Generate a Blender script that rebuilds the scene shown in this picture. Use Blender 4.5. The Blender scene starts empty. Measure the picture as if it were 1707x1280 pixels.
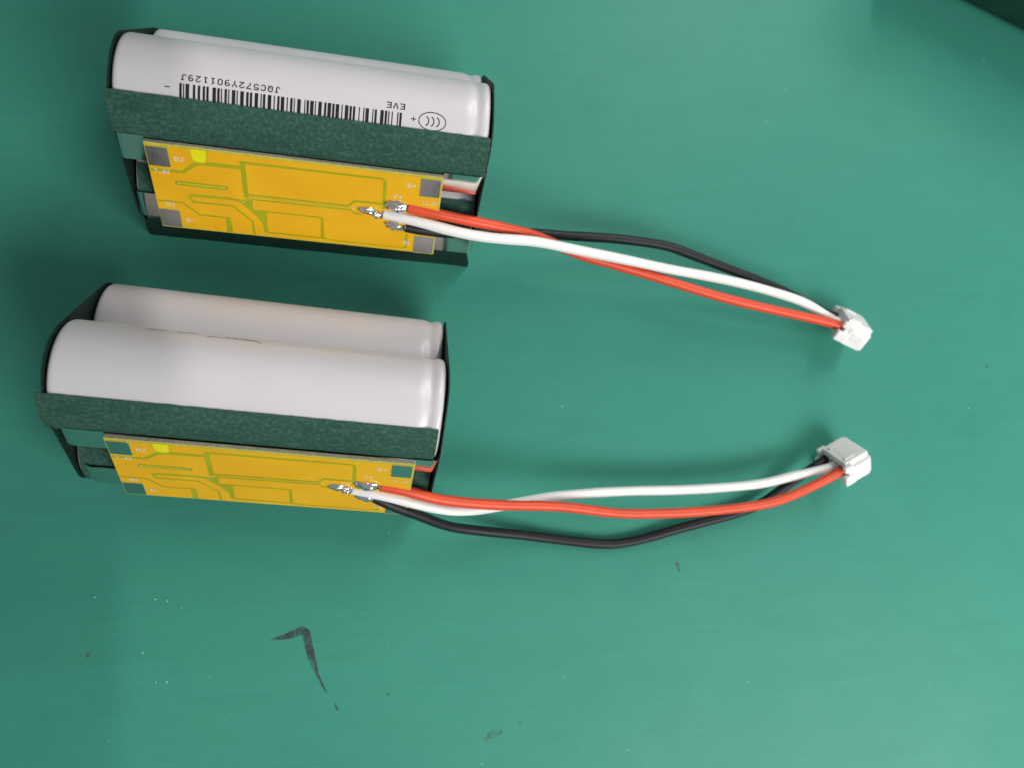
import bpy, math, random
from mathutils import Vector, Matrix, noise
random.seed(7)
MM = 0.001
scene = bpy.context.scene
COL = scene.collection

# ------------------------------------------------------------------ camera
cam_d = bpy.data.cameras.new('camera')
cam = bpy.data.objects.new('camera', cam_d); COL.objects.link(cam)
cam_d.sensor_fit = 'HORIZONTAL'; cam_d.sensor_width = 36.0
cam_d.lens = 36.0 * 1275.9 / 1707.0
cam_d.clip_start = 0.005; cam_d.clip_end = 20.0
cam.matrix_world = Matrix(((0.98463, 0.0, -0.17466, 0.0),
                           (-0.01213, 0.99759, -0.06836, 0.0),
                           (0.17424, 0.06943, 0.98225, 0.16531),
                           (0, 0, 0, 1)))
scene.camera = cam
cam_d.dof.use_dof = True; cam_d.dof.focus_distance = 0.138; cam_d.dof.aperture_fstop = 16.0

# ------------------------------------------------------------------ light
scene.view_settings.view_transform = 'Standard'
scene.view_settings.look = 'None'
scene.view_settings.gamma = 1.0
scene.view_settings.exposure = 0.02
world = bpy.data.worlds.new('World'); scene.world = world; world.use_nodes = True
bg = world.node_tree.nodes['Background']
bg.inputs[0].default_value = (0.93, 0.97, 1.0, 1); bg.inputs[1].default_value = 0.28

def aim(o, target):
    d = Vector(target) - o.location
    o.rotation_euler = d.to_track_quat('-Z', 'Y').to_euler()

def area(name, loc, target, sx, sy, power, col=(1, 1, 1)):
    l = bpy.data.lights.new(name, 'AREA'); l.shape = 'RECTANGLE'; l.size = sx; l.size_y = sy
    l.energy = power; l.color = col
    o = bpy.data.objects.new(name, l); COL.objects.link(o); o.location = loc; aim(o, target); return o

area('ceiling_panel_rear', (0.40, 0.46, 0.36), (0.06, 0.06, 0), 0.30, 0.16, 1.2, (1.0, 0.99, 0.97))
area('ceiling_panel_front', (0.30, -0.31, 0.38), (0.10, -0.06, 0), 0.36, 0.18, 2.7, (1.0, 0.99, 0.97))
# added row of spots at right rear; cone edges imitate the phone's shadow edge
N_SPOT = 16
for k in range(N_SPOT):
    sp = bpy.data.lights.new('shadow_edge_spot', 'SPOT'); sp.energy = 5.8/N_SPOT; sp.shadow_soft_size = 0.003
    sp.spot_size = math.radians(156); sp.spot_blend = 0.004; sp.color = (1.0, 0.98, 0.95)
    spo = bpy.data.objects.new('shadow_edge_spot', sp); COL.objects.link(spo)
    spo.location = (0.279, 0.27+0.30*k/(N_SPOT-1), 0.60)
    _e = (Vector((-0.0515, 0.0, 0.0)) - spo.location).normalized()
    _m = _e.cross(Vector((0, 1, 0))).normalized(); _m = _m if _m.x > 0 else -_m
    spo.rotation_euler = (_e*math.cos(math.radians(78)) + _m*math.sin(math.radians(78))).to_track_quat('-Z', 'Y').to_euler()

# ------------------------------------------------------------------ helpers
def mesh_obj(name, verts, faces, mat, parent=None, smooth=False, scale=MM):
    me = bpy.data.meshes.new(name)
    me.from_pydata([(v[0]*scale, v[1]*scale, v[2]*scale) for v in verts], [], faces)
    me.update()
    if smooth:
        for p in me.polygons: p.use_smooth = True
    o = bpy.data.objects.new(name, me); COL.objects.link(o)
    if mat: me.materials.append(mat)
    if parent: o.parent = parent
    return o

def bevel(o, w, seg=2, ang=40):
    m = o.modifiers.new('bevel', 'BEVEL'); m.width = w*MM; m.segments = seg
    m.limit_method = 'ANGLE'; m.angle_limit = math.radians(ang); return o

def autosmooth(o, deg=40):
    me = o.data
    for p in me.polygons: p.use_smooth = True
    me.set_sharp_from_angle(angle=math.radians(deg)); return o

def new_mat(name, color, rough=0.5, metal=0.0, spec=0.5):
    m = bpy.data.materials.new(name); m.use_nodes = True
    b = m.node_tree.nodes['Principled BSDF']
    b.inputs['Base Color'].default_value = (*color, 1)
    b.inputs['Roughness'].default_value = rough
    b.inputs['Metallic'].default_value = metal
    b.inputs['Specular IOR Level'].default_value = spec
    return m, m.node_tree, b

def add(nt, kind, **kw):
    n = nt.nodes.new(kind)
    for k, v in kw.items():
        if k in n.inputs: n.inputs[k].default_value = v
        else: setattr(n, k, v)
    return n

def noise_ramp(nt, scale, stops, detail=4, rough=0.6, coord='Object', stretch=None, dist=0.0):
    tc = add(nt, 'ShaderNodeTexCoord')
    src = tc.outputs[coord]
    if stretch:
        mp = add(nt, 'ShaderNodeMapping'); mp.inputs['Scale'].default_value = stretch
        if len(stretch) > 3: pass
        nt.links.new(src, mp.inputs['Vector']); src = mp.outputs['Vector']
    n = add(nt, 'ShaderNodeTexNoise'); n.inputs['Scale'].default_value = scale
    n.inputs['Detail'].default_value = detail; n.inputs['Roughness'].default_value = rough
    n.inputs['Distortion'].default_value = dist
    nt.links.new(src, n.inputs['Vector'])
    r = add(nt, 'ShaderNodeValToRGB')
    el = r.color_ramp.elements
    while len(el) < len(stops): el.new(0.5)
    for e, (p, c) in zip(el, stops):
        e.position = p; e.color = (*c, 1) if len(c) == 3 else c
    nt.links.new(n.outputs['Fac'], r.inputs['Fac'])
    return n, r

def bump(nt, b, src, strength, dist):
    bp = add(nt, 'ShaderNodeBump'); bp.inputs['Strength'].default_value = strength
    bp.inputs['Distance'].default_value = dist
    nt.links.new(src, bp.inputs['Height']); nt.links.new(bp.outputs['Normal'], b.inputs['Normal'])
    return bp

def mix(nt, a, c, fac, mode='MIX'):
    m = add(nt, 'ShaderNodeMix'); m.data_type = 'RGBA'; m.blend_type = mode
    for sock, v in ((m.inputs[6], a), (m.inputs[7], c), (m.inputs[0], fac)):
        if hasattr(v, 'links'): nt.links.new(v, sock)
        else: sock.default_value = v
    return m.outputs[2]

# ------------------------------------------------------------------ materials
def make_mat_green():
    m, nt, b = new_mat('mat_green_rubber', (0.06, 0.33, 0.235), 0.46, 0, 0.14)
    n1, r1 = noise_ramp(nt, 9.0, [(0.3, (0.043, 0.242, 0.184)), (0.7, (0.053, 0.276, 0.204))], 5, 0.55)
    n2, r2 = noise_ramp(nt, 900.0, [(0.25, (0.93, 0.93, 0.93)), (0.75, (1.06, 1.06, 1.06))], 3, 0.7)
    c = mix(nt, r1.outputs[0], r2.outputs[0], 0.6, 'MULTIPLY')
    # faint wiping streaks and greasy patches
    n3, r3 = noise_ramp(nt, 1.0, [(0.46, (1, 1, 1)), (0.60, (0.90, 0.92, 0.92)), (0.66, (1, 1, 1))], 3, 0.6,
                        stretch=(35, 160, 1), dist=0.6)
    c = mix(nt, c, r3.outputs[0], 0.35, 'MULTIPLY')
    for ang, sx, sy, lo, hi, k in ((0.15, 7, 900, 0.655, 0.70, 1.10), (-0.9, 9, 1100, 0.665, 0.71, 1.09), (1.3, 6, 800, 0.66, 0.70, 0.90)):
        tc = add(nt, 'ShaderNodeTexCoord'); mp = add(nt, 'ShaderNodeMapping')
        mp.inputs['Rotation'].default_value = (0, 0, ang); mp.inputs['Scale'].default_value = (sx*4, sy, 1)
        nt.links.new(tc.outputs['Object'], mp.inputs['Vector'])
        nz = add(nt, 'ShaderNodeTexNoise'); nz.inputs['Scale'].default_value = 1.0; nz.inputs['Detail'].default_value = 1.5
        nt.links.new(mp.outputs['Vector'], nz.inputs['Vector'])
        rp = add(nt, 'ShaderNodeValToRGB'); e = rp.color_ramp.elements
        e[0].position = lo; e[0].color = (1, 1, 1, 1); e[1].position = hi; e[1].color = (k, k, k, 1)
        nt.links.new(nz.outputs['Fac'], rp.inputs['Fac'])
        c = mix(nt, c, rp.outputs['Color'], 0.4, 'MULTIPLY')
    n6, r6 = noise_ramp(nt, 38.0, [(0.55, (1, 1, 1)), (0.72, (0.90, 0.92, 0.93))], 6, 0.7, dist=0.8)
    c = mix(nt, c, r6.outputs[0], 0.6, 'MULTIPLY')
    nt.links.new(c, b.inputs['Base Color'])
    n4, r4 = noise_ramp(nt, 16.0, [(0.3, (0.36, 0.36, 0.36)), (0.7, (0.5, 0.5, 0.5))], 5, 0.65)
    nt.links.new(r4.outputs[0], b.inputs['Roughness'])
    n5, r5 = noise_ramp(nt, 2200.0, [(0.2, (0, 0, 0)), (0.8, (1, 1, 1))], 3, 0.7)
    bump(nt, b, r5.outputs[0], 0.12, 0.00012)
    return m
MAT_MAT = make_mat_green()

def make_sleeve():
    m, nt, b = new_mat('white_heat_shrink', (0.70, 0.675, 0.685), 0.32, 0, 0.5)
    n1, r1 = noise_ramp(nt, 60.0, [(0.3, (0.635, 0.605, 0.625)), (0.7, (0.675, 0.648, 0.665))], 3, 0.5, stretch=(0.5, 1, 1))
    nt.links.new(r1.outputs[0], b.inputs['Base Color'])
    n2, r2 = noise_ramp(nt, 260.0, [(0.2, (0, 0, 0)), (0.8, (1, 1, 1))], 2, 0.5, stretch=(0.25, 1, 1))
    bump(nt, b, r2.outputs[0], 0.10, 0.0002)
    return m
MAT_SLEEVE = make_sleeve()

def make_paper(name, base, hi, lo, rough=0.85):
    m, nt, b = new_mat(name, base, rough, 0, 0.25)
    n1, r1 = noise_ramp(nt, 1500.0, [(0.34, lo), (0.52, base), (0.70, hi)], 3, 0.65)
    # short pale fibres lying in several directions
    c = r1.outputs[0]
    for ang, sd in ((0.5, 0.0), (-0.8, 3.0), (2.2, 7.0)):
        tc = add(nt, 'ShaderNodeTexCoord'); mp = add(nt, 'ShaderNodeMapping')
        mp.inputs['Rotation'].default_value = (0.4, 0.3, ang); mp.inputs['Location'].default_value = (sd, sd*0.7, 0)
        mp.inputs['Scale'].default_value = (260, 1900, 900)
        nt.links.new(tc.outputs['Object'], mp.inputs['Vector'])
        nz = add(nt, 'ShaderNodeTexNoise'); nz.inputs['Scale'].default_value = 1.0; nz.inputs['Detail'].default_value = 2.0
        nt.links.new(mp.outputs['Vector'], nz.inputs['Vector'])
        rp = add(nt, 'ShaderNodeValToRGB'); rp.color_ramp.elements[0].position = 0.60; rp.color_ramp.elements[1].position = 0.78
        nt.links.new(nz.outputs['Fac'], rp.inputs['Fac'])
        mu = add(nt, 'ShaderNodeMath'); mu.operation = 'MULTIPLY'; mu.inputs[1].default_value = 0.55
        nt.links.new(rp.outputs['Color'], mu.inputs[0])
        c = mix(nt, c, (*hi, 1), mu.outputs[0])
    n2, r2 = noise_ramp(nt, 110.0, [(0.3, (0.80, 0.83, 0.83)), (0.7, (1.10, 1.08, 1.08))], 4, 0.6)
    c = mix(nt, c, r2.outputs[0], 0.8, 'MULTIPLY')
    nt.links.new(c, b.inputs['Base Color'])
    n3, r3 = noise_ramp(nt, 1700.0, [(0.2, (0, 0, 0)), (0.8, (1, 1, 1))], 4, 0.7)
    bump(nt, b, r3.outputs[0], 0.4, 0.0002)
    return m
MAT_PAPER = make_paper('green_pressboard', (0.031, 0.093, 0.066), (0.062, 0.145, 0.112), (0.022, 0.074, 0.051))
MAT_PAPER_D = make_paper('dark_green_pressboard', (0.008, 0.030, 0.022), (0.018, 0.05, 0.038), (0.003, 0.015, 0.011), 0.6)
MAT_NICKEL, nt, b = new_mat('nickel_strip', (0.72, 0.70, 0.66), 0.16, 1.0)
n, r = noise_ramp(nt, 300.0, [(0.3, (0.07, 0.07, 0.07)), (0.7, (0.14, 0.14, 0.14))], 4, 0.6)
nt.links.new(r.outputs[0], b.inputs['Roughness'])
n, r = noise_ramp(nt, 160.0, [(0.2, (0, 0, 0)), (0.8, (1, 1, 1))], 2, 0.5)
bump(nt, b, r.outputs[0], 0.04, 0.0003)
MAT_PAD, nt, b = new_mat('tinned_pad', (0.60, 0.59, 0.60), 0.22, 1.0)
n, r = noise_ramp(nt, 420.0, [(0.2, (0, 0, 0)), (0.8, (1, 1, 1))], 4, 0.6)
bump(nt, b, r.outputs[0], 0.16, 0.0002)
MAT_SOLDER, nt, b = new_mat('solder', (0.78, 0.77, 0.75), 0.16, 1.0)
n, r = noise_ramp(nt, 1500.0, [(0.2, (0, 0, 0)), (0.8, (1, 1, 1))], 3, 0.6)
bump(nt, b, r.outputs[0], 0.04, 0.0003)

def make_mask():
    m, nt, b = new_mat('orange_solder_mask', (0.86, 0.45, 0.008), 0.28, 0, 0.35)
    n1, r1 = noise_ramp(nt, 120.0, [(0.3, (0.83, 0.42, 0.006)), (0.7, (0.89, 0.49, 0.010))], 4, 0.6)
    nt.links.new(r1.outputs[0], b.inputs['Base Color'])
    n2, r2 = noise_ramp(nt, 500.0, [(0.2, (0, 0, 0)), (0.8, (1, 1, 1))], 3, 0.6)
    bump(nt, b, r2.outputs[0], 0.08, 0.0002)
    return m
MAT_MASK = make_mask()
MAT_FR4, nt, b = new_mat('board_laminate', (0.60, 0.52, 0.03), 0.45)
n, r = noise_ramp(nt, 900.0, [(0.3, (0.50, 0.45, 0.03)), (0.7, (0.66, 0.58, 0.06))], 3, 0.6)
nt.links.new(r.outputs[0], b.inputs['Base Color'])
MAT_EDGE, nt, b = new_mat('board_cut_edge', (0.42, 0.38, 0.24), 0.8)
n, r = noise_ramp(nt, 1500.0, [(0.3, (0.30, 0.27, 0.17)), (0.7, (0.55, 0.50, 0.34))], 4, 0.7)
nt.links.new(r.outputs[0], b.inputs['Base Color'])
MAT_GROOVE, nt, b = new_mat('olive_gap', (0.36, 0.31, 0.004), 0.32, 0, 0.4)
n, r = noise_ramp(nt, 300.0, [(0.3, (0.36, 0.36, 0.003)), (0.7, (0.43, 0.44, 0.008))], 3, 0.6)
nt.links.new(r.outputs[0], b.inputs['Base Color'])
MAT_BRIGHT, nt, b = new_mat('bare_lit_window', (0.70, 0.68, 0.006), 0.35)  # bare laminate, with light coming through the board painted into its yellow
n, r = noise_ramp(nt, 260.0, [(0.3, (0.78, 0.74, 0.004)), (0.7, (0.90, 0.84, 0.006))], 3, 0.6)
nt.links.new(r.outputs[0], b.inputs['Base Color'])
MAT_RUN, nt, b = new_mat('yellow_green_trace', (0.60, 0.53, 0.02), 0.3)
n, r = noise_ramp(nt, 400.0, [(0.3, (0.54, 0.47, 0.02)), (0.7, (0.66, 0.60, 0.04))], 3, 0.6)
nt.links.new(r.outputs[0], b.inputs['Base Color'])
WINDOW_MATS = []
def flat(name, c, rough=0.5, var=0.08, scale=400.0, spec=0.4, bmp=0.0, trans=0.0):
    m, nt, b = new_mat(name, c, rough, 0, spec)
    lo = tuple(x*(1-var) for x in c); hi = tuple(min(1, x*(1+var)) for x in c)
    n, r = noise_ramp(nt, scale, [(0.3, lo), (0.7, hi)], 4, 0.6)
    nt.links.new(r.outputs[0], b.inputs['Base Color'])
    if bmp: bump(nt, b, r.outputs[0], bmp, 0.0003)
    return m, b
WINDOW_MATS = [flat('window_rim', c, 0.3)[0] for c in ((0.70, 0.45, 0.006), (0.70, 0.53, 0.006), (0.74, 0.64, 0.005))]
MAT_SILK, _ = flat('white_silkscreen', (0.85, 0.80, 0.68), 0.6)
MAT_INK, _ = flat('black_ink', (0.012, 0.010, 0.016), 0.5, 0.3)
MAT_FADED, _ = flat('faded_ink', (0.10, 0.085, 0.08), 0.6, 0.3)
MAT_RED, rb = flat('red_silicone', (0.74, 0.072, 0.022), 0.42, 0.06, 300, 0.4, 0.08)
MAT_WHITE, wb = flat('white_silicone', (0.90, 0.88, 0.85), 0.42, 0.03, 300, 0.4, 0.08)
MAT_BLACK, _ = flat('black_silicone', (0.010, 0.010, 0.012), 0.48, 0.2, 300, 0.35, 0.10)
MAT_NYLON, nb = flat('white_nylon', (0.84, 0.83, 0.81), 0.40, 0.03, 200, 0.4, 0.05)
for q in (wb, nb):
    q.inputs['Subsurface Weight'].default_value = 0.25
    q.inputs['Subsurface Radius'].default_value = (0.0012, 0.0011, 0.001)
    q.inputs['Subsurface Scale'].default_value = 1.0
MAT_HOLE, _ = flat('dark_cavity', (0.05, 0.045, 0.04), 0.7, 0.2)
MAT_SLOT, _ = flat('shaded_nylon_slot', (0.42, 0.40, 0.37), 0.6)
MAT_DUST, _ = flat('pale_dust', (0.60, 0.72, 0.67), 0.6)
MAT_GRIT, _ = flat('brown_grit', (0.07, 0.045, 0.03), 0.7, 0.3)

def scuff_material():
    m, nt, b = new_mat('black_scuff', (0.035, 0.035, 0.042), 0.45)
    n, r = noise_ramp(nt, 260.0, [(0.36, (0.0, 0.0, 0.0)), (0.58, (0.92, 0.92, 0.92))], 6, 0.75, stretch=(3.0, 0.9, 1), dist=0.8)
    nt.links.new(r.outputs[0], b.inputs['Alpha'])
    n2, r2 = noise_ramp(nt, 700.0, [(0.3, (0.015, 0.02, 0.025)), (0.75, (0.09, 0.09, 0.10))], 4, 0.7)
    nt.links.new(r2.outputs[0], b.inputs['Base Color'])
    return m
MAT_SCUFF = scuff_material()
MAT_STAIN, nt, b = new_mat('rusty_stain', (0.09, 0.07, 0.055), 0.6)
n, r = noise_ramp(nt, 500.0, [(0.35, (0.0, 0.0, 0.0)), (0.65, (0.6, 0.6, 0.6))], 5, 0.7)
nt.links.new(r.outputs[0], b.inputs['Alpha'])

# ------------------------------------------------------------------ generic geometry
def ribbon(pts, w, z=0.0, closed=False):
    """mitred flat strip in the xy plane, pts [(x,y)], w width or list"""
    n = len(pts); V = []; F = []
    ws = w if isinstance(w, (list, tuple)) else [w]*n
    for i in range(n):
        p = Vector(pts[i])
        d0 = (p - Vector(pts[i-1])).normalized() if i > 0 else None
        d1 = (Vector(pts[i+1]) - p).normalized() if i < n-1 else None
        if d0 is None: d0 = d1
        if d1 is None: d1 = d0
        n0 = Vector((-d0.y, d0.x)); n1 = Vector((-d1.y, d1.x))
        m = (n0 + n1)
        m = m.normalized() if m.length > 1e-6 else n0
        k = ws[i]*0.5/max(0.45, m.dot(n0))
        V += [(p.x + m.x*k, p.y + m.y*k, z), (p.x - m.x*k, p.y - m.y*k, z)]
    for i in range(n-1):
        F.append((2*i+1, 2*i+3, 2*i+2, 2*i))
    return V, F

def catmull(P, per=10):
    P = [Vector(p) for p in P]; out = []
    n = len(P)
    for i in range(n-1):
        p0 = P[i-1] if i > 0 else P[0]*2 - P[1]
        p1, p2 = P[i], P[i+1]
        p3 = P[i+2] if i+2 < n else P[-1]*2 - P[-2]
        # centripetal-ish
        for k in range(per):
            t = k/per
            out.append(0.5*((2*p1) + (p2-p0)*t + (2*p0-5*p1+4*p2-p3)*t*t + (3*p1-p0-3*p2+p3)*t**3))
    out.append(P[-1]); return out

def tube(path, r, sides=18, cap=True, rfun=None):
    V = []; F = []
    t0 = (path[1]-path[0]).normalized()
    up = Vector((0, 0, 1)); nrm = (up - t0*up.dot(t0)).normalized()
    n = len(path)
    for i, p in enumerate(path):
        a = path[max(0, i-1)]; c = path[min(n-1, i+1)]
        t = (c-a).normalized()
        nrm = (nrm - t*nrm.dot(t)).normalized(); bi = t.cross(nrm)
        rr = r*(rfun(i/(n-1)) if rfun else 1)
        for k in range(sides):
            ang = 2*math.pi*k/sides
            V.append(tuple(p + (nrm*math.cos(ang) + bi*math.sin(ang))*rr))
    for i in range(n-1):
        for k in range(sides):
            a = i*sides+k; c = i*sides+(k+1) % sides
            F.append((a, c, c+sides, a+sides))
    if cap:
        F.append(tuple(reversed(range(sides)))); F.append(tuple(range((n-1)*sides, n*sides)))
    return V, F

def sweep_profile(profile, x0, x1, thick, segs=1, jitter=None):
    """sheet: profile [(y,z)] extruded along x, given a thickness along its normal"""
    n = len(profile); V = []; F = []
    nor = []
    for i in range(n):
        a = Vector(profile[max(0, i-1)]); c = Vector(profile[min(n-1, i+1)])
        t = (c-a).normalized(); nor.append(Vector((-t.y, t.x)))
    xs = [x0 + (x1-x0)*k/segs for k in range(segs+1)]
    for layer in (0, 1):
        for x in xs:
            for i, q in enumerate(profile):
                off = nor[i]*thick*layer
                j = jitter(x, i, n) if jitter else 0.0
                V.append((x, q[0]+off.x + nor[i].x*j, q[1]+off.y + nor[i].y*j))
    m = segs+1; L = m*n
    for s in range(segs):
        for i in range(n-1):
            a = s*n+i
            F.append((a, a+1, a+n+1, a+n)); F.append((L+a, L+a+n, L+a+n+1, L+a+1))
    for s in range(segs):
        a = s*n; F.append((a, a+n, L+a+n, L+a)); a = s*n+n-1; F.append((a, L+a, L+a+n, a+n))
    for i in range(n-1):
        F.append((i, L+i, L+i+1, i+1)); a = segs*n+i; F.append((a, a+1, L+a+1, L+a))
    return V, F

def box_verts(x0, x1, y0, y1, z0, z1):
    V = [(x0,y0,z0),(x1,y0,z0),(x1,y1,z0),(x0,y1,z0),(x0,y0,z1),(x1,y0,z1),(x1,y1,z1),(x0,y1,z1)]
    F = [(0,3,2,1),(4,5,6,7),(0,1,5,4),(1,2,6,5),(2,3,7,6),(3,0,4,7)]
    return V, F

# dot-matrix font, 5 x 7
FONT = {
'J': ['00111','00010','00010','00010','00010','10010','01100'],
'Q': ['01110','10001','10001','10001','10101','10010','01101'],
'C': ['01110','10001','10000','10000','10000','10001','01110'],
'5': ['11111','10000','11110','00001','00001','10001','01110'],
'7': ['11111','00001','00010','00100','01000','01000','01000'],
'2': ['01110','10001','00001','00010','00100','01000','11111'],
'Y': ['10001','10001','01010','00100','00100','00100','00100'],
'9': ['01110','10001','10001','01111','00001','00001','01110'],
'0': ['01110','10001','10001','10001','10001','10001','01110'],
'1': ['00100','01100','00100','00100','00100','00100','01110'],
'E': ['11111','10000','10000','11110','10000','10000','11111'],
'V': ['10001','10001','10001','01010','01010','01010','00100'],
'4': ['00010','00110','01010','10010','11111','00010','00010'],
'B': ['11110','10001','10001','11110','10001','10001','11110'],
'P': ['11110','10001','10001','11110','10000','10000','10000'],
'.': ['00000','00000','00000','00000','00000','01100','01100'],
'+': ['00000','00100','00100','11111','00100','00100','00000'],
'-': ['00000','00000','00000','11111','00000','00000','00000'],
}
C128 = {42:'112133',49:'211331',35:'131321',21:'213212',23:'312131',18:'223211',57:'312113',25:'321122',16:'123122',17:'123221',0:'212222'}

# ------------------------------------------------------------------ the mat
def build_mat():
    V, F = box_verts(-420, 560, -380, 420, -2.0, 0.0)
    o = mesh_obj('work_mat', V, F, MAT_MAT)
    o['kind'] = 'structure'; o['label'] = 'green rubber bench mat under both battery packs'
    bevel(o, 0.6)
    pts = [(-21.08,-40.56),(-18.72,-40.27),(-16.89,-39.78),(-14.88,-39.1),(-14.15,-39.74),(-13.53,-42.68),(-12.99,-44.76),(-12.5,-46.47),(-11.81,-48.2),(-10.96,-50.12),(-10.02,-51.88)]
    V, F = ribbon(pts, [0.2,0.95,1.5,1.6,1.7,1.6,1.5,1.15,0.5,0.5,0.2], 0.03)
    V2, F2 = ribbon([(-8.42,-54.2),(-8.1,-54.8),(-7.73,-55.57)], [0.2,0.45,0.25], 0.03)
    k = len(V); V += V2; F += [tuple(i+k for i in f) for f in F2]
    s = mesh_obj('scuff_mark', V, F, MAT_SCUFF, o); s['label'] = 'hooked black scuff mark on the green mat'
    for (x, y, w, h, a) in [(66.75,-29.44,0.5,1.7,1.9),(-55.5,-41.5,0.5,0.8,1.5),(148.8,15.7,0.6,0.6,0),(30.2,-60.9,0.3,0.3,0),(2.5,-53.0,0.35,0.35,0),(24.5,-62.9,0.8,2.2,0.35)]:
        vs = []
        for q in range(9):
            t = 2*math.pi*q/9; rr = 0.75+0.35*random.random()
            px, py = h*math.cos(t)*rr, w*math.sin(t)*rr
            vs.append((x+px*math.cos(a)-py*math.sin(a), y+px*math.sin(a)+py*math.cos(a), 0.04))
        mesh_obj('stain', vs, [tuple(range(9))], MAT_STAIN, o)
    # dust specks, one stuff object
    V = []; F = []
    fixed = [(-54.58,-30.54),(-43.37,-31.43),(-41.11,-31.89),(-38.37,-33.33),(-45.52,-41.84),(-42.96,-47.69),(-40.95,-47.71),(12.38,68.54),(40.63,6.57),(21.91,-68.69),(40.03,-52.07),(82.75,-55.91),(152.81,94.14),(97.52,82.75),(143.13,5.6),(54.02,-68.46),(2.6,-19.95)]
    pts = [(p, 0.11) for p in fixed]
    for _ in range(90):
        pts.append(((random.uniform(-85, 180), random.uniform(-90, 120)), random.uniform(0.03, 0.07)))
    for (x, y), r in pts:
        b0 = len(V); a = random.uniform(0, 6); e = random.uniform(1.0, 1.9)
        for q in range(6):
            t = q*math.pi/3; px, py = r*e*math.cos(t), r*math.sin(t)
            V.append((x+px*math.cos(a)-py*math.sin(a), y+px*math.sin(a)+py*math.cos(a), 0.02))
        V.append((x, y, 0.02+r*0.9))
        for q in range(6): F.append((b0+q, b0+(q+1) % 6, b0+6))
    d = mesh_obj('dust_specks', V, F, MAT_DUST); d['kind'] = 'stuff'
    d['label'] = 'tiny pale dust specks scattered over the green mat'; d['category'] = 'dust'
build_mat()

# ------------------------------------------------------------------ battery pack
R = 9.1; HL = 31.5; D = 18.5
AX_TOP = (0.0, 25.5); OY = D*math.cos(math.radians(59.9)); OZ = -D*math.sin(math.radians(59.9))
AX_REAR = (OY, 25.5+OZ); AX_FRONT = (-OY, 25.5+OZ)
TILT = 1.0035; PW = 19.5; PL = 51.75
UP = Vector((0, math.cos(TILT), math.sin(TILT))); NOR = Vector((0, -math.sin(TILT), math.cos(TILT)))

def cell_mesh():
    prof = [(-HL, 0.0), (-HL, 8.2), (-HL+0.08, 8.62), (-HL+0.3, 8.92), (-HL+0.65, R-0.03), (-HL+1.2, R),
            (26.6, R), (27.5, R-0.02), (28.2, R-0.16), (28.7, R-0.34), (29.1, R-0.36), (29.5, R-0.24), (30.0, R-0.08),
            (30.5, R-0.06), (30.9, R-0.16), (31.2, R-0.42), (31.4, 8.3), (31.5, 7.9), (31.5, 0.0)]
    n = 96; V = []; F = []
    for (x, r) in prof:
        for k in range(n):
            a = 2*math.pi*k/n
            V.append((x, max(r, 0.01)*math.cos(a), max(r, 0.01)*math.sin(a)))
    for i in range(len(prof)-1):
        for k in range(n):
            F.append((i*n+k, i*n+(k+1) % n, (i+1)*n+(k+1) % n, (i+1)*n+k))
    return V, F
CV, CF = cell_mesh()

def wrap(x, deg, r):
    a = math.radians(deg)
    return (x, -r*math.cos(a), r*math.sin(a))

def wrapped_quads(quads, r, seg=1):
    """quads: (x0,x1,a0,a1) in mm / degrees"""
    V = []; F = []
    for (x0, x1, a0, a1) in quads:
        s = max(1, int(abs(a1-a0)/3)); b0 = len(V)
        for i in range(s+1):
            a = a0+(a1-a0)*i/s
            V += [wrap(x0, a, r), wrap(x1, a, r)]
        for i in range(s): F.append((b0+2*i, b0+2*i+1, b0+2*i+3, b0+2*i+2))
    return V, F

def dot_quads(text, x_start, a_top, pitch, dotx, dota, flip=True):
    """upside-down text: reads towards -x, tops at the lower angle; run-length merged rows"""
    q = []
    for ci, ch in enumerate(text):
        g = FONT[ch]
        for row in range(7):
            col = 0
            while col < 5:
                if g[row][col] == '1':
                    e = col
                    while e < 5 and g[row][e] == '1': e += 1
                    xa = x_start - ci*pitch - col*dotx + dotx*0.18; xb = x_start - ci*pitch - e*dotx - dotx*0.18
                    a0 = a_top + row*dota
                    q.append((xb, xa, a0-dota*0.12, a0+dota*1.12)); col = e
                else: col += 1
    return q

def stroke_on_cell(pts, w, r):
    """pts (x,deg) polyline -> ribbon on the cylinder"""
    k = math.pi/180*R
    V, F = ribbon([(x, a*k) for x, a in pts], w)
    return [wrap(x, y/k, r) for x, y, _ in V], F

def join(lists):
    V = []; F = []
    for v, f in lists:
        k = len(V); V += v; F += [tuple(i+k for i in g) for g in f]
    return V, F

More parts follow.
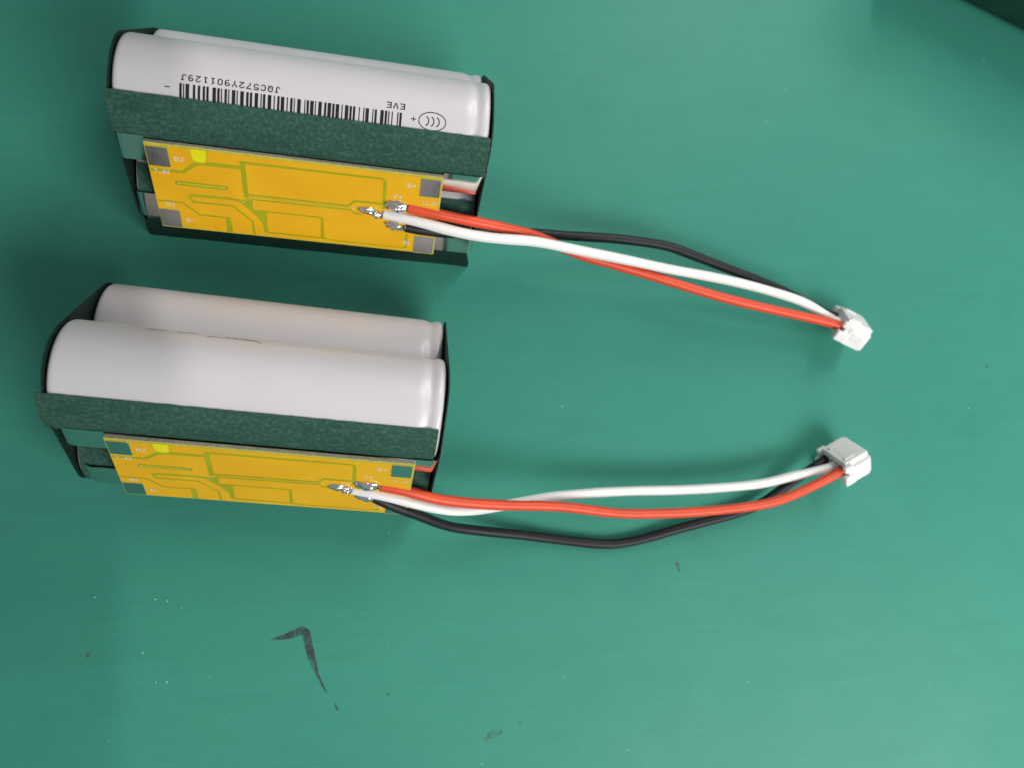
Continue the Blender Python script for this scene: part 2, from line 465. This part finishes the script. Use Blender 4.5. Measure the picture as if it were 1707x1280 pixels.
def print_cell(cell):
    r = R+0.012
    codes = [ord(c)-32 for c in 'JQC572Y901129J']
    pat = '211412' + ''.join(C128[c] for c in codes) + C128[0] + '2331112'
    mod = (15.87+20.80)/sum(int(c) for c in pat)
    x = 15.87; q = []
    for i, c in enumerate(pat):
        w = int(c)*mod
        if i % 2 == 0:
            g = -0.004+random.uniform(-0.008, 0.008)
            q.append((x-w+g, x-g, 50.0, 79.0+random.uniform(-0.12, 0.12)))
        x -= w
    mesh_obj('barcode_print', *wrapped_quads(q, r), MAT_INK, cell)
    q = dot_quads('JQC572Y901129J', -4.75, 82.2, 1.16, 0.155, 0.92)
    mesh_obj('serial_print', *wrapped_quads(q, r), MAT_INK, cell)
    q = dot_quads('EVE', 16.3, 82.4, 1.16, 0.16, 0.92)
    mesh_obj('name_print', *wrapped_quads(q, r), MAT_INK, cell)
    q = [(17.47, 18.35, 73.7, 74.7), (17.84, 17.99, 71.6, 76.8)]
    V, F = wrapped_quads(q[:1], r); V2, F2 = wrapped_quads(q[1:], r+0.004)
    mesh_obj('plus_print', *join([(V, F), (V2, F2)]), MAT_INK, cell)
    mesh_obj('minus_print', *wrapped_quads([(-23.1, -22.3, 73.2, 74.3)], r), MAT_INK, cell)
    # oval certification mark with three arcs
    cx, ca, sx, sa = 21.2, 73.9, 2.36, 9.7
    parts = []
    N = 40
    for i in range(N):
        t0, t1 = 2*math.pi*i/N, 2*math.pi*(i+0.86)/N
        st = [(cx+sx*math.cos(t), ca+sa*math.sin(t)) for t in (t0, (t0+t1)/2, t1)]
        parts.append(stroke_on_cell(st, 0.19, r))
    for j in range(3):
        x0 = 20.05+j*0.92
        pts = []
        for i in range(9):
            t = math.radians(-78+156*i/8)
            pts.append((x0+0.62*math.cos(t)-0.1, ca+4.9*math.sin(t)))
        parts.append(stroke_on_cell(pts, 0.20, r))
    mesh_obj('certification_print', *join(parts), MAT_INK, cell)

def scribble_cell(cell):
    r = R+0.015; parts = []; dA = -3.0
    S = [[(-19.0,161.0),(-17.6,160.6),(-16.0,161.4)], [(-14.2,161.2),(-13.0,160.6),(-11.4,161.6)],
         [(-9.3,154.8),(-8.8,156.6),(-7.4,158.2)], [(-9.0,157.8),(-8.5,156.8)],
         [(-0.3,153.4),(-0.9,156.0),(-1.7,158.2),(-2.6,159.2)]]
    for s in S: parts.append(stroke_on_cell([(x, a+dA) for x, a in s], 0.19, r))
    rnd = random.Random(3)
    for row in range(4):
        x = -7.6 + row*0.5
        while x < -1.9+row*0.1:
            w = rnd.uniform(0.15, 0.7)
            a = 157.0+dA+row*1.5+rnd.uniform(-0.5, 0.5) - 0.25*(x+5)
            if rnd.random() < 0.75:
                parts.append(stroke_on_cell([(x, a), (x+w*0.5, a+rnd.uniform(-0.9, 0.9)), (x+w, a+rnd.uniform(-0.5, 0.5))], 0.11, r+0.002*row))
            x += w+rnd.uniform(0.05, 0.3)
    mesh_obj('faded_print', *join(parts), MAT_FADED, cell)

def place(V, loc):   # board coordinates (u,v,n) -> pack coordinates
    out = []
    for (u, v, n) in V:
        p = loc + Vector((1, 0, 0))*u + UP*v + NOR*n
        out.append(tuple(p))
    return out

def blob(cx, cy, sx, sy, sz, ang, seed, lump=0.50):
    V = []; F = []
    nu, nv = 22, 12
    ca, sa = math.cos(ang), math.sin(ang)
    for j in range(nv+1):
        th = math.pi*j/nv
        for i in range(nu):
            ph = 2*math.pi*i/nu
            d = Vector((math.sin(th)*math.cos(ph), math.sin(th)*math.sin(ph), math.cos(th)))
            k = 1 + lump*noise.noise(d*1.7+Vector((seed*3.1, seed, 0))) + lump*0.5*noise.noise(d*3.6+Vector((seed, 0, 9)))
            x, y, z = d.x*sx*k, d.y*sy*k, d.z*sz*k
            V.append((cx+x*ca-y*sa, cy+x*sa+y*ca, z))
    for j in range(nv):
        for i in range(nu):
            F.append((j*nu+i, j*nu+(i+1) % nu, (j+1)*nu+(i+1) % nu, (j+1)*nu+i))
    return V, F

def text_board(txt, u, v, h, z, wk=1.0):
    dot = h/7.0; dx = dot*0.95*wk; pitch = dx*6.3
    W = pitch*len(txt)-dx*1.3; parts = []
    for ci, ch in enumerate(txt):
        g = FONT[ch]
        for row in range(7):
            c = 0
            while c < 5:
                if g[row][c] == '1':
                    e = c
                    while e < 5 and g[row][e] == '1': e += 1
                    x0 = u-W/2+ci*pitch+c*dx; x1 = u-W/2+ci*pitch+e*dx
                    y1 = v+h/2-row*dot; y0 = y1-dot
                    parts.append(([(x0,y0,z),(x1,y0,z),(x1,y1,z),(x0,y1,z)], [(0,1,2,3)])); c = e
                else: c += 1
    return join(parts)

def build_board(root, pcx, joints):
    loc = Vector((pcx, -14.68, 25.5-5.57)) + NOR*0.72 - UP*0.15
    hw, hh, th = PL/2, PW/2-0.1, 0.80
    B = []
    V, F = box_verts(-hw, hw, -hh, hh, -th, 0)
    board = mesh_obj('circuit_board', place(V, loc), F, MAT_FR4, root)
    board.data.materials.append(MAT_EDGE)
    for p in board.data.polygons:
        if p.index >= 2: p.material_index = 1
    bevel(board, 0.06, 1)
    def layer(name, VF, mat, smooth=False):
        return mesh_obj(name, place(VF[0], loc), VF[1], mat, board, smooth)
    # orange solder mask over copper, held back from the board edge
    m = 0.30
    layer('solder_mask', ([(-hw+0.12,-hh+m,0.02),(hw-0.35,-hh+m,0.02),(hw-0.35,hh-0.55,0.02),(-hw+0.12,hh-0.55,0.02)], [(0,1,2,3)]), MAT_MASK)
    gaps = [
        ([(-25.6,3.82),(-20.2,3.92),(-18.2,5.75),(-17.2,6.35),(-9.9,6.45)], [0.62,0.62,0.75,0.95,0.75]),
        ([(-9.66,7.55),(-9.66,-0.3)], [0.95,0.8]),
        ([(-10.2,7.62),(14.9,7.72),(15.4,7.2),(15.42,0.65)], [0.55,0.45,0.6,0.66]),
        ([(-19.5,-1.2),(-12.8,-1.0),(-11.0,-1.2),(-10.0,-2.05)], 0.62),
        ([(-19.6,-1.05),(-19.78,-1.75),(-19.35,-2.72),(-12.3,-2.66),(-9.0,-6.0),(-8.9,-9.4)], [0.5,0.6,0.45,0.36,0.36,0.45]),
        ([(-25.6,-3.25),(-21.3,-3.16),(-18.6,-5.75),(-13.3,-5.75)], 0.36),
        ([(-13.45,-5.6),(-13.45,-9.4)], [0.9,1.15]),
        ([(-9.3,0.46),(8.9,0.52),(10.0,1.82),(14.9,1.86)], [0.36,0.36,0.5,0.55]),
        ([(-8.8,-0.56),(9.2,-0.42),(10.0,-1.13),(11.4,-1.28)], 0.32),
        ([(-8.4,-3.2),(4.0,-3.16)], 0.3),
        ([(4.0,-3.05),(4.0,-8.3)], 0.55),
        ([(-6.4,-8.42),(4.0,-8.4),(6.5,-8.72),(20.1,-8.72)], [0.34,0.3,0.2,0.2]),
        ([(20.18,-8.75),(20.18,-5.0)], 0.5),
    ]
    for i, (pts, w) in enumerate(gaps):
        layer('trace_gap', ribbon(pts, w, 0.036+0.0016*i), MAT_GROOVE)
    poly = [(-10.71,-1.02),(-9.69,-0.7),(-8.6,-0.75),(-8.6,-3.2),(-6.2,-3.22),(-6.3,-8.45),(-6.95,-8.45),(-7.2,-6.1),(-8.8,-3.78),(-10.31,-2.13)]
    layer('trace_gap', ([(x, y, 0.060) for x, y in poly], [tuple(reversed(range(len(poly))))]), MAT_GROOVE)
    # slotted outline with raised bar
    slot = []
    for k in range(9):
        t = math.pi/2+math.pi*k/8; slot.append((-21.4+0.5*math.cos(t), 1.38+0.5*math.sin(t), 0.062))
    for k in range(9):
        t = -math.pi/2+math.pi*k/8; slot.append((-13.2+0.5*math.cos(t), 1.38+0.5*math.sin(t), 0.062))
    layer('trace_gap', (slot, [tuple(range(18))]), MAT_GROOVE)
    layer('trace_run', ribbon([(-21.4,1.40),(-13.2,1.40)], 0.26, 0.068), MAT_RUN)
    layer('trace_run', ribbon([(-10.3,-1.45),(-8.95,-0.05),(9.7,0.05)], [0.14,0.26,0.30], 0.070), MAT_RUN)
    for (u, v) in [(-21.3,1.4),(-13.4,1.4),(-10.3,-1.4),(9.75,0.05)]:
        c = [(u+0.13*math.cos(2*math.pi*k/10), v+0.13*math.sin(2*math.pi*k/10), 0.078) for k in range(10)]
        layer('via_dot', (c, [tuple(range(10))]), MAT_SILK)
    for k, (grow, m) in enumerate(((0.42, WINDOW_MATS[0]), (0.28, WINDOW_MATS[1]), (0.14, WINDOW_MATS[2]), (0.0, MAT_BRIGHT))):  # rings fade the painted through-light out into the mask
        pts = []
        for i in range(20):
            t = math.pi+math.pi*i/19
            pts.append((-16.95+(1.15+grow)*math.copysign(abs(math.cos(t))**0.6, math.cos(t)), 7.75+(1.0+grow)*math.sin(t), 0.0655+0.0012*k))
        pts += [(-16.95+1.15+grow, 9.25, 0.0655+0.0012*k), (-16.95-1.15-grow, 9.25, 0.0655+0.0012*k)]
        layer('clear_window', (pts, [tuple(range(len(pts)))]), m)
    for (u0, u1, v0, v1) in [(-25.68,-22.05,4.75,8.88),(-25.72,-22.15,-9.4,-5.2),(21.85,25.5,4.82,8.9),(21.75,25.6,-9.5,-5.2)]:
        fr = 0.13
        layer('pad_border', ([(u0-fr*0.2,v0-fr,0.074),(u1+fr,v0-fr,0.074),(u1+fr,v1+fr,0.074),(u0-fr*0.2,v1+fr,0.074)], [(0,1,2,3)]), MAT_RUN)
        V, F = box_verts(u0, u1, v0, v1, 0.02, 0.11)
        bevel(layer('solder_pad', (V, F), MAT_PAD), 0.03, 1)
    for t, u, v, h, k in [('B2',-20.4,6.8,0.95,1.05),('7.4V',-23.75,3.62,0.95,0.82),('0V',-23.5,-3.9,0.95,1.0),('B-',-20.4,-7.35,0.95,1.0),
                       ('B+',20.25,7.0,0.95,1.05),('11.1V',23.8,3.4,0.9,0.72),('P+',17.95,4.0,0.9,1.05),('B1',20.4,-7.25,0.95,0.9)]:
        layer('silkscreen_text', text_board(t, u, v, h, 0.085, k), MAT_SILK)
    # tiny flecks of rosin left on the mask
    rnd = random.Random(5); V = []; F = []
    for _ in range(26):
        u, v = rnd.uniform(-24, 20), rnd.uniform(-8.3, 6); s = rnd.uniform(0.03, 0.08); k = len(V)
        V += [(u-s, v-s, .09), (u+s, v-s*.6, .09), (u+s*.7, v+s, .09), (u, v, .09+s)]; F += [(k,k+1,k+3),(k+1,k+2,k+3),(k+2,k,k+3)]
    fl = layer('rosin_flecks', (V, F), MAT_RUN); fl['kind'] = 'stuff'
    for (u, v, sx, sy, sz, a, seed) in joints:
        autosmooth(layer('solder_joint', blob(u, v, sx, sy, sz, a, seed), MAT_SOLDER), 180)
    return loc, board

def nickel(root, loc, side, v0, v1, inner_u, end_x, rad, drop, n0=-1.15, lift=0.0, tilt=0.0):
    """strip lying behind the board that runs out past its end and folds round the pack end"""
    path = []
    s = side
    path.append((inner_u, n0))
    xe = end_x - s*rad
    for k in range(5): path.append((inner_u+(xe-inner_u)*(k+1)/5, n0+lift*math.sin(math.pi*(k+1)/5)))
    for k in range(1, 11):
        t = math.pi/2*k/10
        path.append((xe+s*rad*math.sin(t), n0-rad*(1-math.cos(t))))
    path.append((end_x, n0-rad-drop))
    V = []; F = []; th = 0.16
    m = len(path); nor = []
    for i in range(m):
        a = Vector(path[max(0, i-1)]); c = Vector(path[min(m-1, i+1)]); t = (c-a).normalized()
        nn = Vector((-t.y, t.x)); nn = nn if s > 0 else -nn
        nor.append(nn)
    for i, (x, n) in enumerate(path):
        for (v, k) in ((v0, 0), (v1, 0), (v1, 1), (v0, 1)):
            V.append((x+nor[i].x*th*k, v, n+nor[i].y*th*k-tilt*(v1-v)))
    for i in range(m-1):
        for k in range(4):
            a = i*4+k; c = i*4+(k+1) % 4
            F.append((a, c, c+4, a+4))
    F.append((3,2,1,0)); F.append(((m-1)*4,(m-1)*4+1,(m-1)*4+2,(m-1)*4+3))
    l0 = Vector((0, loc.y, loc.z))
    o = mesh_obj('nickel_strip', place(V, l0), F, MAT_NICKEL, root)
    autosmooth(o, 50); return o

def hull_outline(r, n=14):
    pts = []
    for (c, a0) in ((AX_TOP, 30), (AX_FRONT, 150), (AX_REAR, 270)):
        for k in range(n+1):
            a = math.radians(a0+120*k/n); pts.append((c[0]+r*math.cos(a), c[1]+r*math.sin(a)))
    return pts

def end_paper(root, side, x_in, thick, seed, rr=R+0.10):
    pts = hull_outline(rr); n = len(pts)
    cy = sum(p[0] for p in pts)/n; cz = sum(p[1] for p in pts)/n
    rnd = random.Random(seed); V = []; F = []
    rings = [1.0, 0.93, 0.8, 0.5, 0.0]
    for layer in (0, 1):
        for q in rings:
            for i, (y, z) in enumerate(pts):
                # papers bow outward in the middle and their rim wavers
                bow = 0.30*(1-q*q) + 0.10*math.sin(i*0.55+seed)*q**3
                zz = max(cz+(z-cz)*q, 0.06)
                V.append((side*(x_in+bow+thick*layer), cy+(y-cy)*q, zz))
    m = len(rings); L = m*n
    for layer in (0, 1):
        for k in range(m-1):
            for i in range(n):
                a = layer*L+k*n+i; c = layer*L+k*n+(i+1) % n
                F.append((a, c, c+n, a+n))
    for i in range(n): F.append((i, (i+1) % n, L+(i+1) % n, L+i))
    o = mesh_obj('end_paper', V, F, MAT_PAPER_D, root)
    return autosmooth(o, 60)

def to_local(pts, loc, rz):
    M = (Matrix.Translation(loc) @ Matrix.Rotation(rz, 4, 'Z')).inverted()
    return [M @ Vector(p) for p in pts]

def connector(root, loc, rz, centre, ins, row_h, theta):
    """3-way crimp housing; centre = middle of the wire face, world mm"""
    ins = Vector(ins).normalized(); a = Vector(row_h).normalized()
    k = Vector((0, 0, 1))
    row = a*math.cos(theta)+k*math.sin(theta)
    nrm = row.cross(ins).normalized()
    if nrm.z < 0: nrm = -nrm
    c = Vector(centre)
    def W(V): return [tuple(v) for v in to_local([c+ins*x+row*y+nrm*z for (x, y, z) in V], loc, rz)]
    hw, ht, ln = 4.7, 2.75, 6.4
    # body: section with a stepped shoulder; profile in (row, nrm)
    prof = [(-hw,-ht),(hw,-ht),(hw,ht*0.55),(hw-0.9,ht*0.62),(hw-1.1,ht),(-hw+1.1,ht),(-hw+0.9,ht*0.62),(-hw,ht*0.55)]
    V = []; F = []; n = len(prof)
    for x, sc in ((0.0, 0.97), (1.2, 0.97), (1.3, 1.0), (ln-1.0, 1.0), (ln, 0.90)):
        for (y, z) in prof: V.append((x, y*sc, z*sc))
    for i in range(4):
        for j in range(n):
            F.append((i*n+j, i*n+(j+1) % n, (i+1)*n+(j+1) % n, (i+1)*n+j))
    F.append(tuple(reversed(range(n)))); F.append(tuple(range(4*n, 5*n)))
    body = mesh_obj('connector_housing', W(V), F, MAT_NYLON, root)
    bevel(body, 0.28, 3, 25); autosmooth(body, 35)
    # rear lugs, side notches, ribs and locking windows
    for sgn in (-1, 1):
        V, F = box_verts(-1.3, 1.5, sgn*(hw-0.25)-0.7, sgn*(hw-0.25)+0.7, -ht*0.95, -ht*0.05)
        bevel(mesh_obj('lug', W(V), F, MAT_NYLON, body), 0.3, 2)
        V, F = box_verts(-0.9, 1.3, sgn*(hw-0.55)-0.5, sgn*(hw-0.55)+0.5, ht*0.25, ht*0.80)
        bevel(mesh_obj('lug', W(V), F, MAT_NYLON, body), 0.22, 2)
        V, F = box_verts(0.7, 3.4, sgn*2.4-0.45, sgn*2.4+0.45, ht-0.3, ht+0.30)
        bevel(mesh_obj('rib', W(V), F, MAT_NYLON, body), 0.2, 2)
        V, F = box_verts(2.1, 5.0, sgn*(hw-0.2)-0.25, sgn*(hw-0.2)+0.25, -ht*0.45, ht*0.15)
        bevel(mesh_obj('rib', W(V), F, MAT_NYLON, body), 0.12, 2)
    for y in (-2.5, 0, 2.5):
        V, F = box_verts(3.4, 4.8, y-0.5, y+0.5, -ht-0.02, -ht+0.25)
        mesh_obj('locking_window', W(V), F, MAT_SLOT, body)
        V, F = box_verts(-0.3, 0.25, y-1.25, y-1.05, -1.2, 1.2)
        mesh_obj('partition', W(V), F, MAT_NYLON, body)
    entries = []
    for j in (-1, 0, 1):
        y = j*2.5
        V, F = box_verts(-0.03, 0.4, y-0.98, y+0.98, -1.0, 1.05)
        mesh_obj('wire_hole', W(V), F, MAT_HOLE, body)
        entries.append((c+row*y+ins*0.3, c+row*y-ins*2.2, c+row*y-ins*0.4))
    return entries

WIRES = {
'red1': [(5.93,43.62,21.3),(12.82,42.47,20.6),(20.01,41.78,19),(26.69,41.25,17),(33.61,40.43,14.5),(40.8,37.75,12.5),(50.37,35.94,11),(60.1,33.61,10.3),(69.85,30.91,9.8),(79.81,28.65,9.4),(90.4,26.81,8.6),(98.46,25.15,7.8)],
'white1': [(1.45,42.67,19.6),(8.26,41.3,20),(15.2,39.48,19.8),(22.36,38.75,19),(28.55,38.86,18),(32.99,38.72,17.2),(40.15,38.01,15),(52.11,36.69,13),(61.99,35.23,11.5),(72.38,34.24,10),(82.99,32.65,8.5),(91.18,30.83,7.5),(96.9,29.47,6.5)],
'black1': [(5.62,40.89,17.3),(10.33,40.44,16.5),(15.65,40.41,15.5),(22.72,41.31,13.5),(32.33,42.45,10.5),(39.56,42.45,9),(49.18,42.64,8),(56.56,42.22,7.5),(63.94,41.51,7),(68.9,39.82,6.8),(76.67,37.46,6.2),(84.64,34.93,5.5),(92.78,32.34,4.8),(101.02,29.98,4)],
'red2': [(0.86,-8.77,20.2),(6.3,-9.94,19.5),(10.33,-11.5,18),(17.61,-12.81,15.5),(26.36,-13.72,13),(34.06,-14.06,11.5),(40.62,-14.82,10.5),(47.24,-15.94,9.8),(52.57,-16.49,9.5),(65.6,-16.67,9),(76.41,-16.12,8.6),(84.81,-15.34,8.2),(90.42,-13.8,8),(96.3,-11.57,7.8)],
'white2': [(-4.43,-9.37,18.3),(1.09,-10.57,18.3),(6.39,-12.13,17.3),(10.47,-13.39,15.8),(14.23,-14.24,14),(19.22,-14.56,12),(25.63,-13.96,10),(33.48,-12.82,8.5),(41.46,-12.22,7.5),(53.7,-11.83,6.5),(64.38,-12.12,6),(75.14,-11.72,6),(85.01,-11.16,6),(91.87,-9.58,5.8),(97.8,-8.09,5.6)],
'black2': [(-1.03,-10.78,16.2),(1.45,-12.14,15.6),(3.86,-13.32,14.5),(8.02,-15.07,12),(12.9,-17.48,8.5),(16.82,-18.73,6),(24.07,-20.0,3.5),(32.11,-21.22,2),(40.21,-22.61,1.3),(48.37,-23.71,1.1),(52.48,-23.85,1.1),(59.41,-22.77,1.2),(65.95,-20.97,1.5),(76.81,-18.73,2.0),(85.12,-16.51,2.4),(90.65,-12.83,2.8),(96.52,-9.12,3.2)],
}

def build_pack(idx, loc, rz, label, pcx, paper_a, paper_x, joints, con):
    root = bpy.data.objects.new('battery_pack', None); COL.objects.link(root)
    root.empty_display_size = 0.01
    root.location = Vector(loc)*MM; root.rotation_euler = (0, 0, rz)
    root['label'] = label; root['category'] = 'battery pack'; root['group'] = 'battery packs on the mat'
    cells = []
    for ax in (AX_TOP, AX_REAR, AX_FRONT):
        c = mesh_obj('battery_cell', CV, CF, MAT_SLEEVE, root)
        c.location = (0, ax[0]*MM, ax[1]*MM); autosmooth(c, 50); cells.append(c)
    if idx == 0: print_cell(cells[0])
    else: scribble_cell(cells[0])
    # pressboard strip wrapped over the front flank of the top cell
    prof = []
    for k in range(22):
        a = math.radians(paper_a - (paper_a+25)*k/21)
        prof.append((AX_TOP[0]-(R+0.04)*math.cos(a), AX_TOP[1]+(R+0.04)*math.sin(a)))
    prof = prof[::-1]
    rnd = random.Random(idx+11)
    def jit(x, i, n): return 0.05*noise.noise(Vector((x*0.25, i*0.3, idx*7.0)))+0.05
    V, F = sweep_profile(prof[::-1], paper_x[0], paper_x[1], -0.26, 60, lambda x, i, n: -jit(x, i, n))
    # ragged upper cut edge
    n = len(prof)
    for s in range(61):
        for layer in (0, 1):
            j = layer*61*n+s*n
            x, y, z = V[j]; x2, y2, z2 = V[j+1]; e = 0.16*noise.noise(Vector((x*0.9, idx*3, 0)))
            V[j] = (x, y+(y2-y)*e, z+(z2-z)*e)
    autosmooth(mesh_obj('paper_strip', V, F, MAT_PAPER, root), 50)
    # pressboard over the lower front cell, and a skirt below it that stands on the mat
    prof = []
    for k in range(16):
        a = math.radians(80-78*k/15)
        prof.append((AX_FRONT[0]-(R+0.02)*math.cos(a), AX_FRONT[1]+(R+0.02)*math.sin(a)))
    V, F = sweep_profile(prof, -30.9, 31.0, -0.20, 40, lambda x, i, n: -0.03-0.02*noise.noise(Vector((x*0.2, i*0.3, idx*5.0))))
    autosmooth(mesh_obj('paper_strip', V, F, MAT_PAPER, root), 50)
    fy = AX_FRONT[0]-R-0.42
    prof = [(fy+0.08, 9.3), (fy, 7.5), (fy-0.12, 5.0), (fy-0.35, 2.5), (fy-0.6, 0.12)]
    V, F = sweep_profile(prof, -33.0 if idx == 0 else -31.6, 32.6, -0.26, 40, lambda x, i, n: -0.16*(i/4.0)*noise.noise(Vector((x*0.1, idx*5.0, 2.0))))
    V = [(x*(1-0.045*max(0.0, (z-2.0)/8.0)), y, z) for x, y, z in V]
    autosmooth(mesh_obj('paper_skirt', V, F, MAT_PAPER_D, root), 50)
    end_paper(root, -1, 31.85, 0.24, 1+idx*4)
    end_paper(root, 1, 31.75, 0.24, 2.3+idx*3)
    bl, board = build_board(root, pcx, joints)
    # nickel strips: two on the left end, two on the right end
    ul, ur = pcx-PL/2-0.03, pcx+PL/2+0.03
    nickel(root, bl, -1, 4.9, 10.15, ul, -32.1, 2.8 if idx else 0.9, 2.5, n0=-0.95)
    nickel(root, bl, -1, -8.5, -3.0, ul, -31.7, 3.4 if idx else 1.4, 2.5, n0=-1.42)
    nickel(root, bl, 1, 4.9, 10.15, ur, 32.3, 1.6 if idx else 2.0, 2.5, n0=-0.80, tilt=0.16 if idx else 0.275)
    nickel(root, bl, 1, -9.6, -4.7, ur, 31.9, 1.0, 2.5, n0=-1.42)
    # lead wires and plug
    ent = connector(root, Vector(loc), rz, *con)
    for j, col, m in ((2, 'red', MAT_RED), (1, 'white', MAT_WHITE), (0, 'black', MAT_BLACK)):
        pts = [Vector(p) for p in WIRES[col+str(idx+1)]]
        tip, app, mid = ent[j]
        while (pts[-1]-app).length < 5.0: pts.pop()
        pts += [app, mid, tip]
        path = catmull(to_local(pts, Vector(loc), rz), 10)
        for _ in range(40):
            path = [path[0]] + [path[i]*0.5+(path[i-1]+path[i+1])*0.25 for i in range(1, len(path)-1)] + [path[-1]]
        ph = random.uniform(0, 9)
        V, F = tube(path, 1.04, 20, True, lambda t, ph=ph: 1+0.02*math.sin(t*37+ph)+0.012*math.sin(t*91+ph))
        w = mesh_obj(col+'_wire', V, F, m, root); autosmooth(w, 60)
        # bare tinned strands between the insulation and the joint
        p0 = path[0]; d = (path[0]-path[4]).normalized()
        V, F = tube([p0-d*0.6, p0, p0+d*0.9-NOR*0.35, p0+d*1.9-NOR*0.7], 0.5, 10)
        autosmooth(mesh_obj('bare_strand', V, F, MAT_SOLDER, w), 60)
    return root

J1 = [(17.85,1.75,2.15,1.25,0.95,-0.12,1.0),(12.5,0.05,1.65,0.80,0.7,-0.05,2.0),(14.1,-0.5,1.25,0.75,0.8,-0.5,3.0),(17.8,-3.1,2.15,0.95,0.8,-0.15,4.0)]
J2 = [(17.8,1.1,2.3,1.35,1.0,-0.15,5.0),(12.5,-0.35,1.6,0.8,0.7,-0.05,6.0),(14.1,-0.95,1.4,0.85,0.9,-0.3,7.0),(17.8,-3.4,2.1,0.9,0.8,-0.15,8.0)]
build_pack(0, (-11.265, 59.26, 0), -0.0759, 'three-cell battery pack with a barcode printed on its white top cell',
           -1.6, 64.5, (-32.2, 31.75), J1,
           ((105.2, 25.3, 5.6), (0.92, -0.40, 0), (-0.40, -0.92, 0), math.radians(52)))
build_pack(1, (-19.794, 8.355, 0), -0.1040, 'three-cell battery pack with blank white cells and no barcode in view',
           1.97, 65.5, (-32.9, 30.9), J2,
           ((102.6, -7.2, 5.8), (0.90, 0.44, 0), (0.44, -0.90, 0), math.radians(58)))

# ------------------------------------------------------------------ dark case added to darken the top right corner
MAT_BLOCK, _ = flat('corner_shadow_green', (0.004, 0.040, 0.026), 0.55, 0.15, 120, 0.3, 0.05)  # green of the shaded mat corner put into the colour
case = bpy.data.objects.new('shadow_block', None); COL.objects.link(case)
case.location = (0.127, 0.1140, 0); case.rotation_euler = (0, 0, -0.36)
case['label'] = 'added dark green case at the top right corner of the mat'; case['category'] = 'case'
V, F = box_verts(0, 90, 0, 60, 0.0, 18.0)
bevel(mesh_obj('block_body', V, F, MAT_BLOCK, case), 6.0, 6)
V, F = box_verts(-1.0, 91, -1.0, 61, 18.05, 27.0)
bevel(mesh_obj('block_top', V, F, MAT_BLOCK, case), 4.2, 6)
V, F = box_verts(38, 52, -2.6, -0.6, 12.0, 22.5)
bevel(mesh_obj('block_tab', V, F, MAT_BLOCK, case), 0.6, 2)
